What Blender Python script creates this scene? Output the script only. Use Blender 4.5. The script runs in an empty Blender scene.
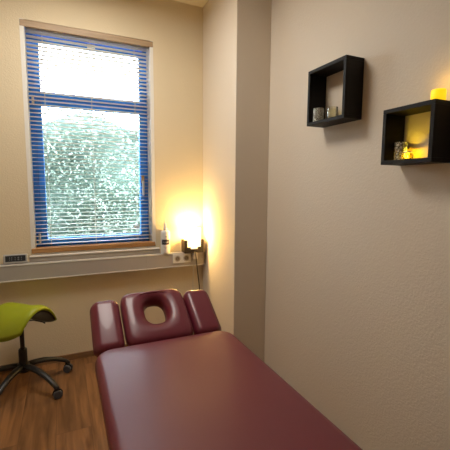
import bpy, bmesh, math, random
from mathutils import Vector, Matrix
random.seed(7)
C = bpy.context.scene.collection
PI = math.pi
LIFT = 0.05            # everything is written relative to a floor at z = -0.05 and lifted at the end

# ------------------------------------------------------------------ materials
def mat(name, col, rough=.5, metal=0., coat=0., spec=.5, emit=None, estr=0., bump=None, var=None, sss=0., trans=0.):
    m = bpy.data.materials.new(name); m.use_nodes = True
    nt = m.node_tree; n = nt.nodes; l = nt.links
    b = n['Principled BSDF']
    b.inputs['Base Color'].default_value = (*col, 1)
    b.inputs['Roughness'].default_value = rough
    b.inputs['Metallic'].default_value = metal
    b.inputs['Coat Weight'].default_value = coat
    b.inputs['Specular IOR Level'].default_value = spec
    b.inputs['Transmission Weight'].default_value = trans
    if sss:
        b.inputs['Subsurface Weight'].default_value = sss
        b.inputs['Subsurface Scale'].default_value = .02
    if emit:
        b.inputs['Emission Color'].default_value = (*emit, 1)
        b.inputs['Emission Strength'].default_value = estr
    tc = n.new('ShaderNodeTexCoord')
    if var:                      # (scale, second colour, stretch, lo, hi)
        sc, c2, st, lo, hi = var
        mp = n.new('ShaderNodeMapping'); mp.inputs['Scale'].default_value = st
        tx = n.new('ShaderNodeTexNoise'); tx.inputs['Scale'].default_value = sc; tx.inputs['Detail'].default_value = 5
        rp = n.new('ShaderNodeValToRGB')
        rp.color_ramp.elements[0].position = lo; rp.color_ramp.elements[1].position = hi
        rp.color_ramp.elements[0].color = (*col, 1); rp.color_ramp.elements[1].color = (*c2, 1)
        l.new(tc.outputs['Object'], mp.inputs[0]); l.new(mp.outputs[0], tx.inputs[0])
        l.new(tx.outputs[0], rp.inputs[0]); l.new(rp.outputs[0], b.inputs['Base Color'])
    if bump:                     # (scale, strength, distance)
        tx = n.new('ShaderNodeTexNoise'); tx.inputs['Scale'].default_value = bump[0]; tx.inputs['Detail'].default_value = 3
        bp = n.new('ShaderNodeBump'); bp.inputs['Strength'].default_value = bump[1]; bp.inputs['Distance'].default_value = bump[2]
        l.new(tc.outputs['Object'], tx.inputs[0]); l.new(tx.outputs[0], bp.inputs['Height']); l.new(bp.outputs[0], b.inputs['Normal'])
    return m

def floor_mat():
    m = mat('oak_laminate', (.3, .15, .06), .38)
    nt = m.node_tree; n = nt.nodes; l = nt.links; b = n['Principled BSDF']
    tc = n.new('ShaderNodeTexCoord')
    mp = n.new('ShaderNodeMapping'); mp.inputs['Rotation'].default_value = (0, 0, PI/2); mp.inputs['Location'].default_value = (.37, .093, 0)
    br = n.new('ShaderNodeTexBrick'); br.offset = .37; br.squash = 1
    br.inputs['Scale'].default_value = 1; br.inputs['Brick Width'].default_value = 1.28; br.inputs['Row Height'].default_value = .19
    br.inputs['Mortar Size'].default_value = .0012; br.inputs['Mortar Smooth'].default_value = .1; br.inputs['Bias'].default_value = 0
    br.inputs['Color1'].default_value = (.0, .0, .0, 1); br.inputs['Color2'].default_value = (1, 1, 1, 1); br.inputs['Mortar'].default_value = (.3, .3, .3, 1)
    l.new(tc.outputs['Object'], mp.inputs[0]); l.new(mp.outputs[0], br.inputs['Vector'])
    mp2 = n.new('ShaderNodeMapping'); mp2.inputs['Scale'].default_value = (9, .8, 1)
    nz = n.new('ShaderNodeTexNoise'); nz.inputs['Scale'].default_value = 3.2; nz.inputs['Detail'].default_value = 8; nz.inputs['Distortion'].default_value = .6
    # shift the grain per plank
    ad = n.new('ShaderNodeVectorMath'); ad.operation = 'MULTIPLY_ADD'
    ad.inputs[1].default_value = (3.7, 5.1, 0)
    l.new(br.outputs['Color'], ad.inputs[0]); l.new(tc.outputs['Object'], ad.inputs[2]); l.new(ad.outputs[0], mp2.inputs[0]); l.new(mp2.outputs[0], nz.inputs[0])
    rp = n.new('ShaderNodeValToRGB')
    e = rp.color_ramp.elements
    e[0].position = .3; e[0].color = FLOOR_DK; e[1].position = .7; e[1].color = FLOOR_LT
    l.new(nz.outputs[0], rp.inputs[0])
    nk = n.new('ShaderNodeTexNoise'); nk.inputs['Scale'].default_value = 2.3; nk.inputs['Detail'].default_value = 2
    mpk = n.new('ShaderNodeMapping'); mpk.inputs['Scale'].default_value = (4, 1.5, 1)
    l.new(ad.outputs[0], mpk.inputs[0]); l.new(mpk.outputs[0], nk.inputs[0])
    rk = n.new('ShaderNodeValToRGB'); rk.color_ramp.elements[0].position = .66; rk.color_ramp.elements[1].position = .76
    l.new(nk.outputs[0], rk.inputs[0])
    mxk = n.new('ShaderNodeMix'); mxk.data_type = 'RGBA'; mxk.blend_type = 'MULTIPLY'
    mxk.inputs[7].default_value = (.55, .45, .38, 1)
    l.new(rk.outputs[0], mxk.inputs[0]); l.new(rp.outputs[0], mxk.inputs[6])
    hs = n.new('ShaderNodeHueSaturation')
    mr = n.new('ShaderNodeMapRange'); mr.inputs[3].default_value = .85; mr.inputs[4].default_value = 1.12
    l.new(br.outputs['Color'], mr.inputs[0]); l.new(mr.outputs[0], hs.inputs['Value']); l.new(mxk.outputs[2], hs.inputs['Color'])
    mx = n.new('ShaderNodeMix'); mx.data_type = 'RGBA'; mx.inputs[7].default_value = (.10, .045, .02, 1)
    l.new(br.outputs['Fac'], mx.inputs[0]); l.new(hs.outputs[0], mx.inputs[6]); l.new(mx.outputs[2], b.inputs['Base Color'])
    return m
FLOOR_DK = (.115, .050, .018, 1); FLOOR_LT = (.30, .145, .056, 1)

def wood(name, c1, c2, axis=0, rough=.45, sc=6):
    st = [9, 9, 9]; st[axis] = .6
    return mat(name, c1, rough, var=(sc, c2, tuple(st), .35, .68))

def thin_glass(name, tint, gloss=.08, rough=.02, body=None, bodymix=0.):
    """clear panes and tumblers: light passes straight through, tinted, with a mirror sheen"""
    m = bpy.data.materials.new(name); m.use_nodes = True
    nt = m.node_tree; n = nt.nodes; l = nt.links; n.clear()
    out = n.new('ShaderNodeOutputMaterial'); t = n.new('ShaderNodeBsdfTransparent'); t.inputs[0].default_value = (*tint, 1)
    g = n.new('ShaderNodeBsdfGlossy'); g.inputs['Roughness'].default_value = rough
    fr = n.new('ShaderNodeFresnel'); fr.inputs[0].default_value = 1.45
    mx = n.new('ShaderNodeMixShader'); l.new(fr.outputs[0], mx.inputs[0]); l.new(t.outputs[0], mx.inputs[1]); l.new(g.outputs[0], mx.inputs[2])
    last = mx
    if body:
        d = n.new('ShaderNodeBsdfPrincipled'); d.inputs['Base Color'].default_value = (*body, 1); d.inputs['Metallic'].default_value = .1; d.inputs['Roughness'].default_value = .25
        vo = n.new('ShaderNodeTexVoronoi'); vo.feature = 'DISTANCE_TO_EDGE'; vo.inputs['Scale'].default_value = 85
        tc = n.new('ShaderNodeTexCoord'); l.new(tc.outputs['Object'], vo.inputs['Vector'])
        rp = n.new('ShaderNodeValToRGB'); rp.color_ramp.elements[0].position = .08; rp.color_ramp.elements[1].position = .22
        rp.color_ramp.elements[0].color = (0, 0, 0, 1); rp.color_ramp.elements[1].color = (bodymix, bodymix, bodymix, 1)
        l.new(vo.outputs['Distance'], rp.inputs[0])
        m2 = n.new('ShaderNodeMixShader'); l.new(rp.outputs[0], m2.inputs[0]); l.new(mx.outputs[0], m2.inputs[1]); l.new(d.outputs[0], m2.inputs[2]); last = m2
    l.new(last.outputs[0], out.inputs[0])
    return m

M = dict(
    wall=mat('cream_plaster', (.75, .665, .55), .85, bump=(100, .4, .005)),
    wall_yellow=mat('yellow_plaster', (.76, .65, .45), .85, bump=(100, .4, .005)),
    ceil=mat('ceiling_paint', (.78, .70, .55), .9, bump=(60, .2, .003)),
    white=mat('white_paint', (.82, .80, .74), .45),
    blue=mat('blue_window_frame', (.025, .25, .85), .38),
    slat=mat('slat_pale', (.84, .79, .74), .4, var=(5, (.88, .84, .80), (1, 12, 12), .35, .7)),
    rail=wood('blind_wood', (.36, .18, .06), (.55, .31, .13), 0, .4),
    valance=wood('valance_wood', (.36, .25, .14), (.44, .31, .19), 0, .5),
    cord=mat('cord_white', (.75, .74, .72), .6),
    plastic=mat('white_plastic', (.80, .79, .75), .35),
    duct=mat('duct_grey', (.43, .40, .37), .5),
    board=mat('sill_grey', (.40, .36, .31), .6),
    skirt=wood('skirting_wood', (.20, .11, .05), (.30, .17, .08), 0, .45),
    vinyl=mat('maroon_vinyl', (.145, .014, .030), .40, coat=.12, spec=.5, bump=(420, .10, .0008)),
    vdark=mat('maroon_vinyl_side', (.13, .024, .03), .45, bump=(420, .10, .0008)),
    beech=wood('beech_frame', (.50, .33, .17), (.60, .42, .24), 2, .5),
    green=mat('lime_leather', (.33, .39, .010), .42, bump=(300, .1, .0008)),
    black=mat('black_plastic', (.012, .012, .013), .42),
    gas=mat('dark_steel', (.05, .05, .055), .3, .8),
    grey=mat('caster_grey', (.07, .075, .085), .4),
    shelf=mat('espresso_veneer', (.006, .005, .005), .6, spec=.25, var=(7, (.010, .008, .007), (1, 1, 10), .3, .7)),
    silver=mat('silver_plastic', (.50, .49, .47), .35, .3),
    lcd=mat('lcd_dark', (.035, .04, .045), .2),
    lcdbar=mat('lcd_segment', (.16, .17, .18), .4),
    bottle=mat('bottle_white', (.80, .79, .76), .35, sss=.1),
    cap=mat('bottle_cap_clear', (.62, .62, .64), .2),
    label=mat('label_dark', (.035, .03, .045), .5),
    ink=mat('label_white', (.6, .6, .6), .5),
    dwood=mat('lamp_dark_wood', (.035, .022, .012), .45),
    shade=mat('lamp_frosted_glass', (.85, .75, .5), .5, emit=(1, .74, .33), estr=3),
    bulb=mat('bulb_glow', (1, .9, .7), .5, emit=(1, .75, .35), estr=30),
    socketdark=mat('socket_contact', (.22, .18, .13), .5),
    socketcup=mat('socket_cup', (.50, .47, .40), .45),
    cable=mat('cable_black', (.03, .025, .02), .5),
    cablew=mat('cable_pale', (.6, .57, .5), .5),
    pane=thin_glass('window_glass', (.97, .98, .98)),
    mosaic=thin_glass('mosaic_glass', (.80, .80, .74), body=(.92, .94, .88), bodymix=.95),
    amber=thin_glass('clear_glass_yellowish', (.975, .965, .87)),
    votive=thin_glass('yellow_votive_glass', (.95, .85, .35), body=(.9, .75, .12), bodymix=.35),
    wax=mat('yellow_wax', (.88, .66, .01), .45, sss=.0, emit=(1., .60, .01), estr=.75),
    tea=mat('tealight_wax', (.9, .8, .3), .5, emit=(1, .72, .1), estr=1.2),
    flame=mat('flame', (1, .9, .6), .5, emit=(1, .75, .3), estr=14),
    alu=mat('tealight_cup', (.6, .6, .6), .3, .9),
    leaf=mat('leaf', (.035, .06, .045), .5, var=(2.5, (.20, .25, .215), (1, 1, 1), .35, .7)),
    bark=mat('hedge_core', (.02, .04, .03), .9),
    grass=mat('lawn', (.10, .17, .06), .9, bump=(30, .5, .02)),
    disc=mat('disc_white', (.85, .85, .85), .4),
    discd=mat('disc_dark', (.04, .05, .06), .4),
)
M['floor'] = floor_mat()
# frosted shade lets the bulb shine through
_nt = M['shade'].node_tree; _b = _nt.nodes['Principled BSDF']; _o = _nt.nodes['Material Output']
_t = _nt.nodes.new('ShaderNodeBsdfTransparent'); _t.inputs[0].default_value = (1, .95, .85, 1)
_m = _nt.nodes.new('ShaderNodeMixShader'); _m.inputs[0].default_value = .65
_nt.links.new(_b.outputs[0], _m.inputs[1]); _nt.links.new(_t.outputs[0], _m.inputs[2]); _nt.links.new(_m.outputs[0], _o.inputs[0])
# the thin slats let some daylight through
_nt = M['slat'].node_tree; _b = _nt.nodes['Principled BSDF']; _o = _nt.nodes['Material Output']
_t = _nt.nodes.new('ShaderNodeBsdfTranslucent'); _t.inputs[0].default_value = (.85, .80, .72, 1)
_m = _nt.nodes.new('ShaderNodeMixShader'); _m.inputs[0].default_value = .4
_nt.links.new(_b.outputs[0], _m.inputs[1]); _nt.links.new(_t.outputs[0], _m.inputs[2]); _nt.links.new(_m.outputs[0], _o.inputs[0])

# ------------------------------------------------------------------ mesh helpers
def obj(name, bm, m, parent=None, smooth=False, bevel=0, seg=2, loc=None, mats=None):
    me = bpy.data.meshes.new(name)
    bmesh.ops.recalc_face_normals(bm, faces=bm.faces[:])
    bm.to_mesh(me); bm.free()
    for k in (mats or [m]): me.materials.append(k)
    o = bpy.data.objects.new(name, me); C.objects.link(o)
    if parent: o.parent = parent
    if loc: o.location = loc
    if smooth:
        for p in me.polygons: p.use_smooth = True
    if bevel:
        b = o.modifiers.new('bevel', 'BEVEL'); b.width = bevel; b.segments = seg; b.limit_method = 'ANGLE'
        for p in me.polygons: p.use_smooth = True
        b.harden_normals = True
    return o
def box(bm, x0, x1, y0, y1, z0, z1, mtx=None, mi=0):
    vs = [bm.verts.new((x, y, z)) for x in (x0, x1) for y in (y0, y1) for z in (z0, z1)]
    if mtx:
        for v in vs: v.co = mtx @ v.co
    for f in ((0,1,3,2),(4,6,7,5),(0,4,5,1),(2,3,7,6),(0,2,6,4),(1,5,7,3)):
        bm.faces.new([vs[i] for i in f]).material_index = mi
def B(*a, **k):
    bm = bmesh.new(); box(bm, *a, **k); return bm
def loft(bm, rings, caps=True, close=False, mi=0):
    rs = [[bm.verts.new(p) for p in r] for r in rings]
    n = len(rs[0])
    pairs = list(zip(rs, rs[1:])) + ([(rs[-1], rs[0])] if close else [])
    for a, b in pairs:
        for i in range(n):
            j = (i+1) % n
            bm.faces.new((a[i], a[j], b[j], b[i])).material_index = mi
    if caps and not close:
        bm.faces.new(rs[0][::-1]).material_index = mi; bm.faces.new(rs[-1]).material_index = mi
def lathe(bm, prof, seg=32, c=(0,0,0), mtx=None, caps=True, close=False):
    rings = []
    for r, z in prof:
        ring = [Vector((r*math.cos(2*PI*i/seg), r*math.sin(2*PI*i/seg), z)) for i in range(seg)]
        if mtx: ring = [mtx @ p for p in ring]
        rings.append([p + Vector(c) for p in ring])
    loft(bm, rings, caps, close)
def tube(bm, pts, r, seg=8):
    pts = [Vector(p) for p in pts]; rings = []
    for i, p in enumerate(pts):
        d = (pts[min(i+1, len(pts)-1)] - pts[max(i-1, 0)]).normalized()
        a = d.orthogonal().normalized() if i == 0 else (a - d*a.dot(d)).normalized()
        b = d.cross(a)
        rr = r[i] if isinstance(r, (list, tuple)) else r
        rings.append([p + a*math.cos(2*PI*k/seg)*rr + b*math.sin(2*PI*k/seg)*rr for k in range(seg)])
    loft(bm, rings)
def rrect(x0, x1, y0, y1, r, z, k=8):
    out = []
    r = max(r, .001)
    for cx, cy, a0 in ((x1-r, y1-r, 0), (x0+r, y1-r, PI/2), (x0+r, y0+r, PI), (x1-r, y0+r, 1.5*PI)):
        for i in range(k+1):
            a = a0 + PI/2*i/k
            out.append(Vector((cx+r*math.cos(a), cy+r*math.sin(a), z)))
    return out
def empty(name, loc=(0,0,0), label=None, cat=None, group=None, rz=0):
    o = bpy.data.objects.new(name, None); C.objects.link(o); o.location = loc; o.rotation_euler.z = rz
    o.empty_display_size = .05
    return tag(o, label, cat, group)
def tag(o, label=None, cat=None, group=None):
    if label: o['label'] = label
    if cat: o['category'] = cat
    if group: o['group'] = group
    return o
def struct(name, bm, m, **k):
    o = obj(name, bm, m, **k)
    if not k.get('parent'): o['kind'] = 'structure'
    return o

# ------------------------------------------------------------------ the room
XL, XR, YN, YB, ZF, ZC = -1.75, 1.435, -1.9, 3.058, -.05, 2.902
XC, YC = 1.155, 2.381                     # the boxed column in the corner
WX0, WX1, WZ0, WZ1 = -.242, .718, .835, 2.552
struct('floor', B(XL-.2, XR+.2, YN-.2, YB+.36, ZF-.1, ZF), M['floor'])
struct('ceiling', B(XL-.2, XR+.2, YN-.2, YB+.36, ZC, ZC+.12), M['ceil'])
bm = bmesh.new()
box(bm, XL-.2, WX0, YB, YB+.34, ZF, ZC); box(bm, WX1, XR+.2, YB, YB+.34, ZF, ZC)
box(bm, WX0, WX1, YB, YB+.34, ZF, WZ0); box(bm, WX0, WX1, YB, YB+.34, WZ1, ZC)
struct('wall_back', bm, M['wall_yellow'])
struct('wall_right', B(XR, XR+.2, YN-.2, YB, ZF, ZC), M['wall'])
struct('wall_left', B(XL-.2, XL, YN-.2, YB, ZF, ZC), M['wall'])
struct('wall_column', B(XC, XR, YC, YB, ZF, ZC), M['wall'], bevel=.004, seg=2)
struct('wall_front', B(XL, XR, YN-.2, YN, ZF, ZC), M['wall'])
bm = bmesh.new(); box(bm, XL, XC, YB-.014, YB, ZF, .0)
struct('baseboard_back', bm, M['skirt'], bevel=.003)
struct('baseboard_left', B(XL, XL+.014, YN, YB-.014, ZF, .0), M['skirt'], bevel=.003)

# --- window: blue frame with a fixed top light over one sash
FY = 3.20
win = empty('window_1', (0, 0, 0)); win['kind'] = 'structure'
LW = .028
bm = bmesh.new()
box(bm, WX0, WX0+LW, YB-.002, FY, WZ0+.03, WZ1); box(bm, WX1-LW, WX1, YB-.002, FY, WZ0+.03, WZ1); box(bm, WX0+LW, WX1-LW, YB+.05, FY, WZ1-.012, WZ1)
obj('reveal_lining', bm, M['white'], win)
GX0, GX1 = -.131, .622
bm = bmesh.new()
box(bm, WX0, GX0-.035, FY, FY+.07, WZ0, WZ1); box(bm, GX1+.035, WX1, FY, FY+.07, WZ0, WZ1)
box(bm, GX0-.035, GX1+.035, FY, FY+.07, WZ1-.035, WZ1); box(bm, GX0-.035, GX1+.035, FY, FY+.07, WZ0, .90)
box(bm, GX0-.035, GX1+.035, FY, FY+.07, 2.015, 2.065)
obj('window_frame', bm, M['blue'], win, bevel=.004)
def sash(name, z0, z1, gz0, gz1):
    bm = bmesh.new(); y0, y1 = FY-.014, FY+.045
    box(bm, GX0-.045, GX0, y0, y1, z0, z1); box(bm, GX1, GX1+.045, y0, y1, z0, z1)
    box(bm, GX0, GX1, y0, y1, z0, gz0); box(bm, GX0, GX1, y0, y1, gz1, z1)
    s = obj(name, bm, M['blue'], win, bevel=.004)
    obj('pane', B(GX0-.004, GX1+.004, FY+.018, FY+.024, gz0-.004, gz1+.004), M['pane'], s)
    return s
top = sash('top_light', 2.052, 2.50, 2.092, 2.458)
low = sash('casement_sash', .888, 2.026, .942, 1.985)
# casement handle with its rose
bm = bmesh.new(); box(bm, .628, .652, FY-.026, FY-.014, 1.40, 1.462)
h = obj('window_handle', bm, M['rail'], win, bevel=.004)
bm = bmesh.new(); box(bm, .630, .648, FY-.048, FY-.032, 1.285, 1.415); box(bm, .632, .646, FY-.036, FY-.026, 1.395, 1.412)
obj('lever', bm, M['plastic'], h, bevel=.004)
for x, z0, z1 in ((-.199, 1.985, 2.045), (-.199, .905, .985)):
    bm = bmesh.new(); lathe(bm, [(.008, z0), (.009, z0+.004), (.009, z1-.004), (.008, z1)], 12, (x+.012, FY-.022, 0))
    obj('hinge_cover', bm, M['plastic'], win, smooth=True)
# rod and scissor opener of the top light
bm = bmesh.new(); box(bm, .215, .275, FY-.036, FY-.014, 2.448, 2.492)
op = obj('fanlight_opener', bm, M['plastic'], win, bevel=.004)
bm = bmesh.new(); box(bm, -.10, .215, FY-.028, FY-.018, 2.478, 2.489)
obj('rod', bm, M['plastic'], op)
# inner window board and its grey upstand
bm = bmesh.new(); box(bm, WX0-.012, WX1+.03, YB-.026, YB, .822, .835); box(bm, WX0, WX1, YB, FY, .8355, .848)
struct('windowsill', bm, M['white'], bevel=.004)
struct('trim_1', B(WX0-.014, WX1+.03, YB-.018, YB, .788, .822), M['board'])

# --- venetian blind
BY = 3.112
bl = empty('venetian_blind', ((WX0+WX1)/2, BY, 2.53), 'wooden venetian blind with open pale slats hanging in the blue window', 'blind')
def bb(*a):    # box in world coordinates to blind-local
    o = bl.location; return (a[0]-o.x, a[1]-o.x, a[2]-o.y, a[3]-o.y, a[4]-o.z, a[5]-o.z)
bm = bmesh.new(); box(bm, *bb(WX0+.001, WX1-.001, YB-.004, YB+.008, 2.503, 2.549))
obj('valance', bm, M['valance'], bl, bevel=.003)
bm = bmesh.new(); box(bm, *bb(WX0+LW+.004, WX1-LW-.004, BY-.022, BY+.022, 2.506, 2.535))
obj('headrail', bm, M['slat'], bl)
S0, S1 = WX0+LW+.003, WX1-LW-.003
bm = bmesh.new(); NS = 53; zt, zb = 2.488, .912
for i in range(NS):
    z = zt + (zb-zt)*i/(NS-1) + random.uniform(-.0007, .0007)
    rows = []
    for k in range(5):
        u = -1 + k/2; y = BY + u*.0235; zz = z
        rows.append([(S0, y, zz), (S1, y, zz)])
    o = bl.location
    top_ = [[bm.verts.new((p[0]-o.x, p[1]-o.y, p[2]-o.z+.001)) for p in r] for r in rows]
    bot_ = [[bm.verts.new((p[0]-o.x, p[1]-o.y, p[2]-o.z-.001)) for p in r] for r in rows]
    for k in range(4):
        bm.faces.new((top_[k][0], top_[k][1], top_[k+1][1], top_[k+1][0])); bm.faces.new((bot_[k][1], bot_[k][0], bot_[k+1][0], bot_[k+1][1]))
        for e in (0, 1): bm.faces.new((top_[k][e], top_[k+1][e], bot_[k+1][e], bot_[k][e]))
    for k in (0, 4): bm.faces.new((top_[k][0], bot_[k][0], bot_[k][1], top_[k][1]))
obj('slats', bm, M['slat'], bl)
bm = bmesh.new(); box(bm, *bb(WX0+.002, WX1-.006, YB-.012, BY+.014, .850, .888)); 
obj('bottom_rail', bm, M['rail'], bl, bevel=.006, seg=3)
for x in (-.102, .232, .572):
    bm = bmesh.new(); o = bl.location
    for dy in (-.025, .025): tube(bm, [(x-o.x, BY+dy-o.y, 2.51-o.z), (x-o.x, BY+dy-o.y, .90-o.z)], .0012, 6)
    obj('ladder_cord', bm, M['cord'], bl)
bm = bmesh.new(); o = bl.location
tube(bm, [(.676-o.x, YB+.022-o.y, 2.505-o.z), (.677-o.x, YB+.014-o.y, 2.2-o.z), (.678-o.x, YB+.012-o.y, 1.3-o.z)], .0016, 6)
pc = obj('pull_cord', bm, M['cord'], bl)
bm = bmesh.new(); lathe(bm, [(.003, 1.31), (.006, 1.29), (.0075, 1.2), (.0075, 1.11), (.005, 1.10)], 12, (.678-o.x, YB+.012-o.y, -o.z))
obj('tassel', bm, M['plastic'], pc, smooth=True)
# small round disc stuck to the pane
dt = empty('suction_disc', (.583, FY+.016, 1.005), 'small round white and dark disc stuck low on the right of the window pane', 'disc')
R90 = Matrix.Rotation(PI/2, 4, 'X')
bm = bmesh.new(); lathe(bm, [(.012, 0), (.026, .002), (.026, .008), (.022, .011)], 28, mtx=R90); obj('rim', bm, M['slat'], dt, smooth=True)
bm = bmesh.new(); lathe(bm, [(.013, .0112), (.013, .014), (.010, .016)], 24, (0, 0, -.010), mtx=R90); obj('dark_face', bm, M['discd'], dt, smooth=True)

# --- cable duct along the back wall
DY = YB-.068
bm = bmesh.new(); box(bm, XL, XC, DY, YB, .662, .784)
dct = tag(obj('cable_trunking', bm, M['duct'], bevel=.004), 'grey cable trunking running along the wall below the window', 'cable trunking')
bm = bmesh.new(); box(bm, XL, XC, DY-.003, DY+.012, .776, .787); box(bm, XL, XC, DY-.003, DY+.004, .660, .667)
obj('cover_edge', bm, M['plastic'], dct)
obj('seam', B(.62, .622, DY-.0015, DY+.001, .668, .776), M['board'], dct)
# double power outlet
sk = empty('double_power_outlet', (.935, DY, .735), 'white double round power outlet set in the trunking below the lamp', 'power outlet')
bm = bmesh.new(); box(bm, -.086, .078, -.010, 0, -.040, .040); obj('faceplate', bm, M['plastic'], sk, bevel=.003)
for x in (-.044, .036):
    bm = bmesh.new(); lathe(bm, [(.027, .0101), (.027, .0115), (.0245, .0115), (.0205, .0103)], 28, (x, 0, 0), mtx=R90)
    s = obj('socket', bm, M['socketcup'], sk, smooth=True)
    bm = bmesh.new()
    lathe(bm, [(.0185, .0106), (.0185, .0118)], 24, (x, 0, 0), mtx=R90)
    obj('contact_well', bm, M['socketdark'], s)
    bm = bmesh.new()
    for dx in (-.0085, .0085): lathe(bm, [(.003, .012), (.003, .0128)], 10, (x+dx, 0, 0), mtx=R90)
    obj('pin_hole', bm, M['black'], s)
ad = empty('plug_adapter', (1.048, DY, .75), 'pale plug with thin cord beside the double outlet', 'plug')
bm = bmesh.new(); box(bm, -.022, .022, -.034, 0, -.030, .036); obj('plug_body', bm, M['plastic'], ad, bevel=.008, seg=3)
bm = bmesh.new(); tube(bm, [(-.004, -.018, -.026), (-.012, -.016, -.10), (-.016, -.012, -.25), (-.012, -.01, -.5), (.0, .03, -.72), (.01, .04, -.792)], .0028, 8)
obj('cord', bm, M['cablew'], ad)

# --- thermometer / clock on the trunking
ck = empty('digital_clock', (-.345, 3.022, .787), 'small silver digital clock with a dark display standing on the trunking left of the window', 'clock')
T = Matrix.Rotation(-.16, 4, 'X')
bm = bmesh.new(); box(bm, -.080, .080, -.014, .012, .002, .070, T); obj('case', bm, M['silver'], ck, bevel=.007, seg=3)
bm = bmesh.new(); box(bm, -.066, .066, -.0155, -.013, .016, .060, T); d = obj('display', bm, M['lcd'], ck)
bm = bmesh.new()
for x, w in ((-.040, .004), (-.026, .004), (-.004, .004), (.014, .010), (.036, .004)):
    box(bm, x, x+w, -.0161, -.0150, .026, .034, T); box(bm, x, x+w, -.0161, -.0150, .040, .050, T)
obj('segments', bm, M['lcdbar'], d)

# --- spray bottle
bt = empty('spray_bottle', (.792, 3.012, .7845), 'tall white bottle with thin clear nozzle standing between window and lamp', 'bottle')
bm = bmesh.new(); lathe(bm, [(.036, 0), (.040, .004), (.041, .02), (.041, .180), (.040, .190), (.034, .199), (.018, .204), (.016, .208)], 36)
obj('bottle_body', bm, M['bottle'], bt, smooth=True)
bm = bmesh.new(); lathe(bm, [(.017, .205), (.017, .226), (.013, .230), (.012, .250), (.010, .264), (.004, .272), (.003, .300), (.002, .302)], 24)
obj('nozzle', bm, M['cap'], bt, smooth=True)
def wrap(r, a0, a1, z0, z1, n=14):
    bm = bmesh.new(); ps = []
    for i in range(n+1):
        a = a0+(a1-a0)*i/n
        ps.append([bm.verts.new((rr*math.cos(a), rr*math.sin(a), z)) for rr, z in ((r, z0), (r, z1), (r+.0006, z1), (r+.0006, z0))])
    for a, b in zip(ps, ps[1:]):
        for k in range(4): bm.faces.new((a[k], b[k], b[(k+1)%4], a[(k+1)%4]))
    bm.faces.new(ps[0]); bm.faces.new(ps[-1][::-1]); return bm
lab = obj('label', wrap(.0412, math.radians(-150), math.radians(-48), .083, .127), M['label'], bt)
bm = bmesh.new()
for i in range(9):
    a = math.radians(-132+i*8); z = .103 + .005*math.sin(i*2.1)
    p = (.0422*math.cos(a), .0422*math.sin(a)); q = (.0422*math.cos(a+.1), .0422*math.sin(a+.1))
    tube(bm, [(p[0], p[1], z-.004), (q[0], q[1], z+.005)], .0011, 5)
obj('script_line', bm, M['ink'], lab)
for z0, z1, a0, a1 in ((.146, .157, -105, -90), (.060, .064, -120, -75), (.050, .053, -112, -83)):
    obj('print', wrap(.0411, math.radians(a0), math.radians(a1), z0, z1, 6), M['board'], bt)

# --- lamp in a dark wooden cradle
lp = empty('table_lamp', (1.030, 2.98, .786), 'glowing yellow lamp in a dark wooden cradle in the corner by the outlet', 'lamp')
W = .088; D = .050
bm = bmesh.new(); box(bm, -W, W, -D, D, 0, .030); obj('base', bm, M['dwood'], lp, bevel=.002)
# front and back boards cut out in steps between solid corner posts
def step_prism(y0, y1):
    xs = [(-W, .115), (-W+.026, .115), (-W+.026, .052), (-W+.055, .052), (-W+.055, .030)]
    pts = [(-W, .030)] + xs + [(-x, z) for x, z in xs[::-1]] + [(W, .030)]
    pts = [(-W, .022), (-W, .115), (-W+.026, .115), (-W+.026, .052), (-W+.055, .052), (-W+.055, .034), (W-.055, .034), (W-.055, .052), (W-.026, .052), (W-.026, .115), (W, .115), (W, .022)]
    bm = bmesh.new()
    a_ = [bm.verts.new((x, y0, z)) for x, z in pts]; b_ = [bm.verts.new((x, y1, z)) for x, z in pts]
    bm.faces.new(a_); bm.faces.new(b_[::-1])
    for k in range(len(pts)):
        q = (k+1) % len(pts); bm.faces.new((a_[k], b_[k], b_[q], a_[q]))
    return bm
obj('stepped_board', step_prism(-D-.001, -D+.012), M['dwood'], lp)
obj('stepped_board', step_prism(D-.012, D+.001), M['dwood'], lp)
for x0, x1 in ((-W, -W+.012), (W-.012, W)):
    obj('side_board', B(x0, x1, -D+.012, D-.012, .030, .115), M['dwood'], lp)
bm = bmesh.new()
def rr(h, z, r=.012): return rrect(-W*h, W*h, -D*h, D*h, r, z, 4)
loft(bm, [rr(.66, .031), rr(.76, .034), rr(.78, .10), rr(.78, .215), rr(.72, .215), rr(.72, .05)], caps=False)
bm.faces.new([bm.verts.new(p) for p in rr(.70, .04)])
obj('lamp_shade', bm, M['shade'], lp, smooth=False)
bm = bmesh.new(); lathe(bm, [(.006, .10), (.014, .115), (.024, .145), (.026, .165), (.020, .186), (.008, .196)], 20)
obj('bulb', bm, M['bulb'], lp, smooth=True)
bm = bmesh.new()
tube(bm, [(-.005, -.03, .012), (-.002, -.082, .004), (.002, -.088, -.03), (.012, -.088, -.13), (.035, -.080, -.30), (.055, -.05, -.5), (.075, -.02, -.68), (.085, 0, -.832)], .0042, 8)
obj('power_cord', bm, M['cable'], lp, smooth=True)

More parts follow.
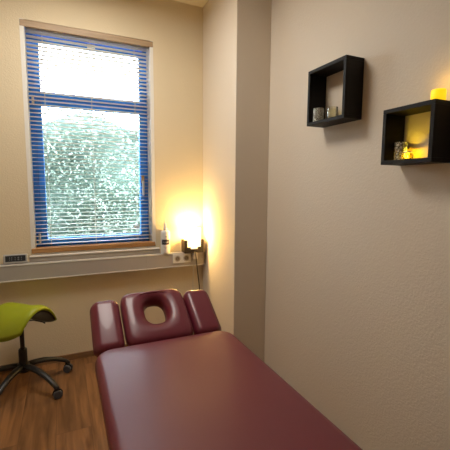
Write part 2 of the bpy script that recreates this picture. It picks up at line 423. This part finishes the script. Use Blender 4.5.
# ------------------------------------------------------------------ massage table
TX0, TX1, TY0, TY1, TZ = .094, .756, -.32, 1.625, .652
mt = empty('massage_table', ((TX0+TX1)/2, (TY0+TY1)/2, ZF), 'maroon vinyl massage table with padded face cradle along the right wall', 'massage table')
OX, OY, OZ = mt.location
def pad(bm, x0, x1, y0, y1, ztop, th, rc, re, crown=0, n=6, mtx=None):
    rings = []
    def add(ins, z):
        ring = rrect(x0+ins, x1-ins, y0+ins, y1-ins, max(rc-ins, .004), z)
        rings.append([(mtx @ p) if mtx else p for p in ring])
    for i in range(n+1):
        a = PI/2*i/n; add(re*.6*(1-math.sin(a)), ztop-th+re*.6*(1-math.cos(a)))
    for i in range(n+1):
        a = PI/2*i/n; add(re*(1-math.cos(a)), ztop-re*(1-math.sin(a)) - (crown if i == n else crown*.8+crown*.2*i/n))
    for ins, f in ((re+.04, .35), (re+.09, .12), (re+.16, 0)):
        if ins < min(x1-x0, y1-y0)/2-.01: add(ins, ztop-crown*f)
    loft(bm, rings)
bm = bmesh.new(); pad(bm, TX0-OX, TX1-OX, TY0-OY, TY1-OY, TZ-OZ, .085, .085, .034, .006)
obj('top_cushion', bm, M['vinyl'], mt, smooth=True)
# face cradle: hinged at the head end, tilted up
HA = math.radians(33)
HM = Matrix.Translation((0, TY1+.012-OY, TZ-.022-OZ)) @ Matrix.Rotation(HA, 4, 'X')
HL, TH = .31, .080
# side cushions
for x0, x1, sgn in ((.098, .242, -1), (.596, .750, 1)):
    bm = bmesh.new()
    pad(bm, x0-OX, x1-OX, 0, HL, 0, TH, .045, .040, .006, mtx=HM)
    for v in bm.verts:                       # the outer edges drop a little
        l_ = HM.inverted() @ v.co
        t = (l_.x - ((x0+x1)/2-OX))/(.069)*sgn
        l_.z -= .010*max(0, t)**2; v.co = HM @ l_
    obj('side_cushion', bm, M['vinyl'], mt, smooth=True)
# middle cushion with face hole
def sup(a, b, n, th, cx, cy):
    c, s = math.cos(th), math.sin(th)
    r = (abs(c/a)**n + abs(s/b)**n)**(-1/n); return Vector((cx+r*c, cy+r*s, 0))
bm = bmesh.new(); N = 96
cx, cy = .419-OX, .166; A, Bh = .170, .166
hx, hy = cx, .192
def ring(kind, ins, z):
    out = []
    for i in range(N):
        th = 2*PI*i/N
        if kind == 'o':
            p = sup(A-ins, Bh-ins, 7, th, cx, cy-.0)
        elif kind == 'h':
            p = sup(.054+ins, .072+ins, 2.5, th, hx, hy)
        else:
            p = (sup(A-.036, Bh-.036, 7, th, cx, cy)*(1-kind) + sup(.054+.052, .072+.046, 2.5, th, hx, hy)*kind)
        p = Vector((p.x, p.y, z)); out.append(HM @ p)
    return out
rings = [ring('o', .02, -TH), ring('o', .005, -TH+.006), ring('o', 0, -TH+.02)]
for i in range(7):
    a = PI/2*i/6; rings.append(ring('o', .034*(1-math.cos(a)), -.034+.034*math.sin(a)))
rings += [ring(.4, 0, .004), ring(.8, 0, .004)]
for i in range(8):
    a = PI/2*i/7; rings.append(ring('h', .048*(1-math.sin(a)), -.052+.054*math.cos(a)))
rings += [ring('h', 0, -TH+.01), ring('h', .006, -TH)]
loft(bm, rings, close=True)
obj('face_cushion', bm, M['vinyl'], mt, smooth=True)
# boards and frame underneath
bm = bmesh.new(); box(bm, TX0+.03-OX, TX1-.03-OX, TY0+.03-OY, TY1-.03-OY, TZ-.105-OZ, TZ-.084-OZ); obj('deck_board', bm, M['black'], mt)
bm = bmesh.new()
box(bm, TX0+.045-OX, TX0+.07-OX, TY0+.06-OY, TY1-.06-OY, TZ-.175-OZ, TZ-.105-OZ); box(bm, TX1-.07-OX, TX1-.045-OX, TY0+.06-OY, TY1-.06-OY, TZ-.175-OZ, TZ-.105-OZ)
box(bm, TX0+.07-OX, TX1-.07-OX, TY0+.06-OY, TY0+.085-OY, TZ-.175-OZ, TZ-.105-OZ); box(bm, TX0+.07-OX, TX1-.07-OX, TY1-.085-OY, TY1-.06-OY, TZ-.175-OZ, TZ-.105-OZ)
obj('rail_frame', bm, M['beech'], mt)
for x in (TX0+.07, TX1-.115):
    for y in (TY0+.10, TY1-.30):
        bm = bmesh.new(); box(bm, x-OX, x+.045-OX, y-OY, y+.045-OY, 0, TZ-.105-OZ); obj('leg', bm, M['beech'], mt, bevel=.003)
for x in (.27-OX, .53-OX):
    bm = bmesh.new(); box(bm, x, x+.03, -.06, .26, -TH-.018, -TH, HM); obj('cradle_arm', bm, M['beech'], mt)

# ------------------------------------------------------------------ saddle stool
SC = Vector((-.302, 2.735, ZF))
st = empty('saddle_stool', SC, 'lime green saddle stool on a black five-star caster base below the window', 'stool')
# hub + five arms; casters are sub-parts of the arm they carry
bm = bmesh.new(); lathe(bm, [(.030, .125), (.042, .130), (.044, .165), (.036, .183), (.028, .188)], 28); obj('hub', bm, M['black'], st, smooth=True)
RB = .298
def ellring(c, d, w, h, up=Vector((0,0,1)), n=12):
    s = d.cross(up).normalized(); u = s.cross(d).normalized()
    return [c + s*w*math.cos(2*PI*k/n) + u*h*math.sin(2*PI*k/n) for k in range(n)]
for k in range(5):
    a = math.radians(-47.3 + 72*k); d = Vector((math.cos(a), math.sin(a), 0)); rings = []
    pts = [(.018, .162, .026, .022), (.07, .166, .025, .020), (.14, .158, .023, .018), (.21, .136, .021, .016), (.262, .110, .020, .015), (.300, .086, .019, .013), (.320, .068, .015, .009)]
    for i, (r, z, w, h) in enumerate(pts):
        p = pts[min(i+1, 6)]; q = pts[max(i-1, 0)]
        t = (d*(p[0]-q[0]) + Vector((0, 0, p[1]-q[1]))).normalized()
        rings.append(ellring(d*r+Vector((0,0,z)), t, w, h))
    bm = bmesh.new(); loft(bm, rings); arm = obj('base_arm', bm, M['black'], st, smooth=True)
    # twin-wheel caster
    ca = a + .9*(-1)**k; ax = Vector((-math.sin(ca), math.cos(ca), 0)); fw = Vector((math.cos(ca), math.sin(ca), 0))
    wc = d*(RB) + fw*.012 + Vector((0, 0, .0295)); bm = bmesh.new()
    rot = ax.to_track_quat('Z', 'Y').to_matrix().to_4x4()
    for s in (-1, 1):
        lathe(bm, [(.006, .006*s), (.028, .006*s), (.0295, .009*s), (.0295, .020*s), (.025, .025*s), (.006, .025*s)], 24, wc, mtx=rot)
    w_ = obj('caster', bm, M['grey'], arm, smooth=False)
    bm = bmesh.new(); lathe(bm, [(.032, -.005), (.032, .005)], 20, wc+Vector((0,0,.003)), mtx=rot)
    lathe(bm, [(.008, .045), (.008, .085)], 10, d*RB); obj('caster_hood', bm, M['black'], arm)
bm = bmesh.new(); lathe(bm, [(.027, .17), (.027, .285), (.024, .29)], 28); obj('outer_column', bm, M['black'], st, smooth=False)
bm = bmesh.new(); lathe(bm, [(.0145, .28), (.0145, .470)], 24); obj('gas_lift', bm, M['gas'], st, smooth=False)
# saddle
SA = math.radians(-45); ex = Vector((math.cos(SA), math.sin(SA), 0)); ew = Vector((-ex.y, ex.x, 0))   # long axis, towards the far wing
def saddle(u, v, off):
    half = .205 - .030*v*v if v < 0 else .205 - .040*v*v
    w = u*half
    drop = .142*abs(u)**2.0
    rise = .004*v*v + .034*max(0, v)**2
    L = .190*(1-.04*abs(u)**3)
    return ex*(v*L) + ew*w*(1-.10*abs(u)**3) + Vector((0, 0, .606-drop+rise-.028-off))
nu, nv = 33, 25
bm = bmesh.new()
def shell(off_fn, flip=False, s=1.):
    g = []
    for j in range(nv):
        row = []
        for i in range(nu):
            u = -1+2*i/(nu-1); v = -1+2*j/(nv-1)
            # rounded-square outline
            uu = u*math.sqrt(1-.30*v*v*.5); vv = v*math.sqrt(1-.22*u*u*.5)
            p = saddle(uu*s, vv*s, 0)
            e = max(abs(u), abs(v)); p += Vector((0, 0, off_fn(u, v)))
            row.append(p)
        g.append(row)
    return g
def top_off(u, v):
    e = max(abs(u)**8, abs(v)**8); return .022 - .040*e
def bot_off(u, v):
    return -.026
gt, gb = shell(top_off), shell(bot_off, s=.965)
vt = [[bm.verts.new(p) for p in r] for r in gt]; vb = [[bm.verts.new(p) for p in r] for r in gb]
for j in range(nv-1):
    for i in range(nu-1):
        bm.faces.new((vt[j][i], vt[j][i+1], vt[j+1][i+1], vt[j+1][i])); bm.faces.new((vb[j][i], vb[j+1][i], vb[j+1][i+1], vb[j][i+1]))
for i in range(nu-1):
    for j in (0, nv-1): bm.faces.new((vt[j][i], vt[j][i+1], vb[j][i+1], vb[j][i]))
for j in range(nv-1):
    for i in (0, nu-1): bm.faces.new((vt[j][i], vt[j+1][i], vb[j+1][i], vb[j][i]))
seat = obj('seat', bm, M['green'], st, smooth=True)
bm = bmesh.new()
g1 = shell(lambda u, v: -.0265, s=.93); g2 = shell(lambda u, v: -.038, s=.91)
v1 = [[bm.verts.new(p) for p in r] for r in g1]; v2 = [[bm.verts.new(p) for p in r] for r in g2]
for j in range(nv-1):
    for i in range(nu-1):
        bm.faces.new((v1[j][i], v1[j][i+1], v1[j+1][i+1], v1[j+1][i])); bm.faces.new((v2[j][i], v2[j+1][i], v2[j+1][i+1], v2[j][i+1]))
for i in range(nu-1):
    for j in (0, nv-1): bm.faces.new((v1[j][i], v1[j][i+1], v2[j][i+1], v2[j][i]))
for j in range(nv-1):
    for i in (0, nu-1): bm.faces.new((v1[j][i], v1[j+1][i], v2[j+1][i], v2[j][i]))
obj('seat_shell', bm, M['black'], st, smooth=True)
bm = bmesh.new(); lathe(bm, [(.022, .44), (.030, .45), (.055, .50), (.055, .535)], 24); obj('tilt_mechanism', bm, M['black'], st, smooth=True)
bm = bmesh.new(); tube(bm, [(.02, -.01, .49), (.08, -.025, .492), (.135, -.03, .472), (.150, -.032, .462)], [.004, .004, .004, .006], 8); obj('height_lever', bm, M['black'], st, smooth=True)

# ------------------------------------------------------------------ wall shelves
DEP = .12; TK = .018
def cube_shelf(y0, y1, z0, z1, label):
    t = empty('box_shelf', (XR, (y0+y1)/2, z0), label, 'wall shelf', 'square box shelves on the right wall')
    hy, hz = (y1-y0)/2, z1-z0
    for nm, a in (('bottom_panel', (-DEP, 0, -hy, hy, 0, TK)), ('top_panel', (-DEP, 0, -hy, hy, hz-TK, hz)),
                  ('side_panel', (-DEP, 0, -hy, -hy+TK, TK, hz-TK)), ('side_panel', (-DEP, 0, hy-TK, hy, TK, hz-TK))):
        obj(nm, B(*a), M['shelf'], t, bevel=.0012, seg=1)
    return t
cube_shelf(1.452, 1.759, 1.727, 2.034, 'black box shelf nearer the column, bare on top, holding a silver mosaic glass')
cube_shelf(.957, 1.204, 1.477, 1.717, 'black box shelf lit inside by a yellow votive, candle on its top')

def tumbler(name, m, label, cat, loc, r, h, group=None, base=True, prof=None):
    bm = bmesh.new()
    lathe(bm, prof or [(r*.9, 0), (r, .004), (r, h), (r-.0025, h), (r-.0025, .006), (.002, .006), (.002, 0)], 32, close=False, caps=False)
    o = obj(name, bm, m, smooth=False); o.location = loc
    return tag(o, label, cat, group)
tumbler('candle_glass', M['mosaic'], 'silver mosaic candle glass standing in the box shelf nearer the column', 'candle holder', (XR-.075, 1.712, 1.745), .030, .078)
tumbler('clear_tumbler', M['amber'], 'faint clear yellowish glass beside the silver mosaic glass', 'glass', (XR-.045, 1.628, 1.745), .030, .072)
tumbler('candle_glass', M['mosaic'], 'silver mosaic candle glass just left of the glowing yellow votive', 'candle holder', (XR-.055, 1.155, 1.495), .027, .080)

# glowing round votive
vt_ = empty('votive_holder', (XR-.052, 1.120, 1.495), 'round yellow votive glass glowing with a lit tealight inside the box shelf', 'candle holder')
bm = bmesh.new()
lathe(bm, [(.016, 0), (.022, .006), (.025, .016), (.023, .026), (.018, .031), (.0155, .031), (.0205, .025), (.0225, .016), (.0195, .008), (.012, .003)], 32)
obj('glass_bowl', bm, M['votive'], vt_, smooth=True)
bm = bmesh.new(); lathe(bm, [(.0185, .0315), (.0195, .034), (.0185, .0365), (.0155, .0365), (.0148, .034), (.0155, .0315)], 32, caps=False, close=True)
obj('rim', bm, M['alu'], vt_, smooth=True)
bm = bmesh.new(); lathe(bm, [(.011, .0035), (.012, .009), (.011, .010)], 24); obj('tealight', bm, M['tea'], vt_)
bm = bmesh.new(); lathe(bm, [(.001, .010), (.003, .013), (.0025, .017), (.0005, .022)], 10); obj('flame', bm, M['flame'], vt_, smooth=True)

# pillar candle
pcn = empty('pillar_candle', (XR-.060, .990, 1.717), 'thick bright yellow pillar candle glowing on top of a box shelf', 'candle')
bm = bmesh.new(); lathe(bm, [(.024, 0), (.027, .003), (.0275, .040), (.0255, .046), (.021, .0475), (.016, .043), (.003, .041)], 32); obj('wax_body', bm, M['wax'], pcn, smooth=True)
bm = bmesh.new(); tube(bm, [(0, 0, .040), (.0005, 0, .050)], .001, 6); obj('wick', bm, M['black'], pcn)

# ------------------------------------------------------------------ outside
struct('ground', B(-14, 14, YB+.34, 26, -.75, -.6), M['grass'])
bm = bmesh.new()
random.seed(3)
def hedge_y(x): return 6.3 + .3*math.sin(x*1.3) + .2*math.sin(x*3.1+1)
for i in range(48000):
    x = random.uniform(-3.6, 5.8); z = -.6 + random.random()**.85*3.9
    ztop = 2.55 + .10*math.sin(x*1.7+.5) + .1*math.sin(x*4.3)
    if z > ztop: continue
    bulge = .32*math.sin(x*2.9+z*1.7) + .22*math.sin(z*5.1-x*2.2) + .10*math.sin(x*9+z*7)
    y = hedge_y(x) - .35 + bulge*.6 + random.uniform(-.22, .38) + max(0, z-1.6)*.25
    s = random.uniform(.012, .036)
    q = Matrix.Translation((x, y, z)) @ Matrix.Rotation(random.uniform(0, 6.28), 4, 'Z') @ Matrix.Rotation(random.uniform(-1.1, 1.1), 4, 'X') @ Matrix.Rotation(random.uniform(0, 6.28), 4, 'Y')
    vs = [bm.verts.new(q @ Vector(p)) for p in ((-s*.45, 0, 0), (0, -s, .006), (s*.45, 0, 0), (0, s, .006))]
    bm.faces.new(vs)
hd = obj('hedge_foliage', bm, M['leaf']); hd['kind'] = 'stuff'
tag(hd, 'dense pale green hedge foliage outside behind the blind', 'hedge')
bm = bmesh.new(); NXX, NZ = 60, 26; g = []
for j in range(NZ+1):
    r = []
    for i in range(NXX+1):
        x = -3.7 + 9.6*i/NXX; ztop = 2.4 + .10*math.sin(x*1.7+.5) + .1*math.sin(x*4.3); z = -.62 + (ztop+.62)*j/NZ
        bulge = .32*math.sin(x*2.9+z*1.7) + .22*math.sin(z*5.1-x*2.2)
        r.append(bm.verts.new((x, hedge_y(x)+.02+bulge*.6+max(0, z-1.6)*.25, z)))
    g.append(r)
for j in range(NZ):
    for i in range(NXX): bm.faces.new((g[j][i], g[j][i+1], g[j+1][i+1], g[j+1][i]))
ex_ = bmesh.ops.extrude_face_region(bm, geom=bm.faces[:])
for v in [e for e in ex_['geom'] if isinstance(e, bmesh.types.BMVert)]: v.co.y += .5
hc = obj('hedge_core', bm, M['bark'], hd, smooth=True)

# ------------------------------------------------------------------ light
P = dict(world=20, lamp=25, ceil=19, cand=.10, vot=.8, sun=9)
w = bpy.data.worlds.new('sky'); bpy.context.scene.world = w; w.use_nodes = True
nt = w.node_tree; bg = nt.nodes['Background']
tc = nt.nodes.new('ShaderNodeTexCoord'); sp = nt.nodes.new('ShaderNodeSeparateXYZ'); rp = nt.nodes.new('ShaderNodeValToRGB')
rp.color_ramp.elements[0].position = .0; rp.color_ramp.elements[0].color = (.80, .90, .96, 1)
rp.color_ramp.elements[1].position = .6; rp.color_ramp.elements[1].color = (.72, .86, 1., 1)
nt.links.new(tc.outputs['Generated'], sp.inputs[0]); nt.links.new(sp.outputs[2], rp.inputs[0]); nt.links.new(rp.outputs[0], bg.inputs[0])
bg.inputs[1].default_value = P['world']
def light(name, kind, loc, energy, col, **k):
    d = bpy.data.lights.new(name, kind); d.energy = energy; d.color = col
    for a, b in k.items(): setattr(d, a, b)
    o = bpy.data.objects.new(name, d); C.objects.link(o); o.location = loc; return o
light('lamp_light', 'POINT', (1.015, 2.955, .965), P['lamp'], (1, .67, .26), shadow_soft_size=.03)
light('candle_light', 'POINT', (XR-.060, .990, 1.80), P['cand'], (1, .55, .08), shadow_soft_size=.012)
light('votive_light', 'POINT', (XR-.052, 1.120, 1.513), P['vot'], (1, .66, .03), shadow_soft_size=.004)
# unseen fill lamp and fixture, added at the ceiling to brighten the room
cl = light('fill_lamp_light', 'AREA', (.12, 2.12, ZC-.075), P['ceil'], (1, .93, .84), shape='DISK', size=.7)
cf = empty('fill_lamp', (.12, 2.12, ZC), 'round white fill lamp added out of view under the ceiling', 'lamp')
bm = bmesh.new(); lathe(bm, [(.38, 0), (.38, -.05), (.37, -.06), (.36, -.045), (.36, -.0)], 40); obj('housing', bm, M['plastic'], cf)
sun = light('sun', 'SUN', (0, -4, 8), P['sun'], (1, .97, .9), angle=.01)
sun.rotation_euler = Vector((.25, .55, -.8)).to_track_quat('-Z', 'Y').to_euler()
# daylight sampling through the window
pt = light('window_portal', 'AREA', ((WX0+WX1)/2, YB+.36, (WZ0+WZ1)/2), 1, (1, 1, 1), shape='RECTANGLE', size=1.0, size_y=1.75)
pt.rotation_euler = (-PI/2, 0, 0); pt.data.cycles.is_portal = True

# ------------------------------------------------------------------ camera
F = 356.6; a, b, c = .42425, -.11101, .00753
f = Vector((math.sin(a)*math.cos(b), math.cos(a)*math.cos(b), math.sin(b)))
r = Vector((math.cos(a), -math.sin(a), 0)); u = r.cross(f)
r2 = r*math.cos(c) + u*math.sin(c); u2 = -r*math.sin(c) + u*math.cos(c)
cd = bpy.data.cameras.new('camera'); cam = bpy.data.objects.new('camera', cd); C.objects.link(cam)
cd.sensor_width = 36; cd.lens = 36*F/450; cd.clip_start = .02; cd.clip_end = 100
mw = Matrix.Identity(4)
for i in range(3): mw[i][0] = r2[i]; mw[i][1] = u2[i]; mw[i][2] = -f[i]
mw.translation = (0, 0, 1.38)
cam.matrix_world = mw
bpy.context.scene.camera = cam

for o in list(C.objects):
    if o.parent is None: o.location.z += LIFT

sc = bpy.context.scene
sc.view_settings.view_transform = 'Standard'; sc.view_settings.look = 'None'
sc.view_settings.exposure = 0.45; sc.view_settings.gamma = 1; sc.view_settings.use_curve_mapping = False
sc.cycles.max_bounces = 10; sc.cycles.transparent_max_bounces = 16
sc.cycles.sample_clamp_indirect = 6
sc.cycles.use_denoising = True
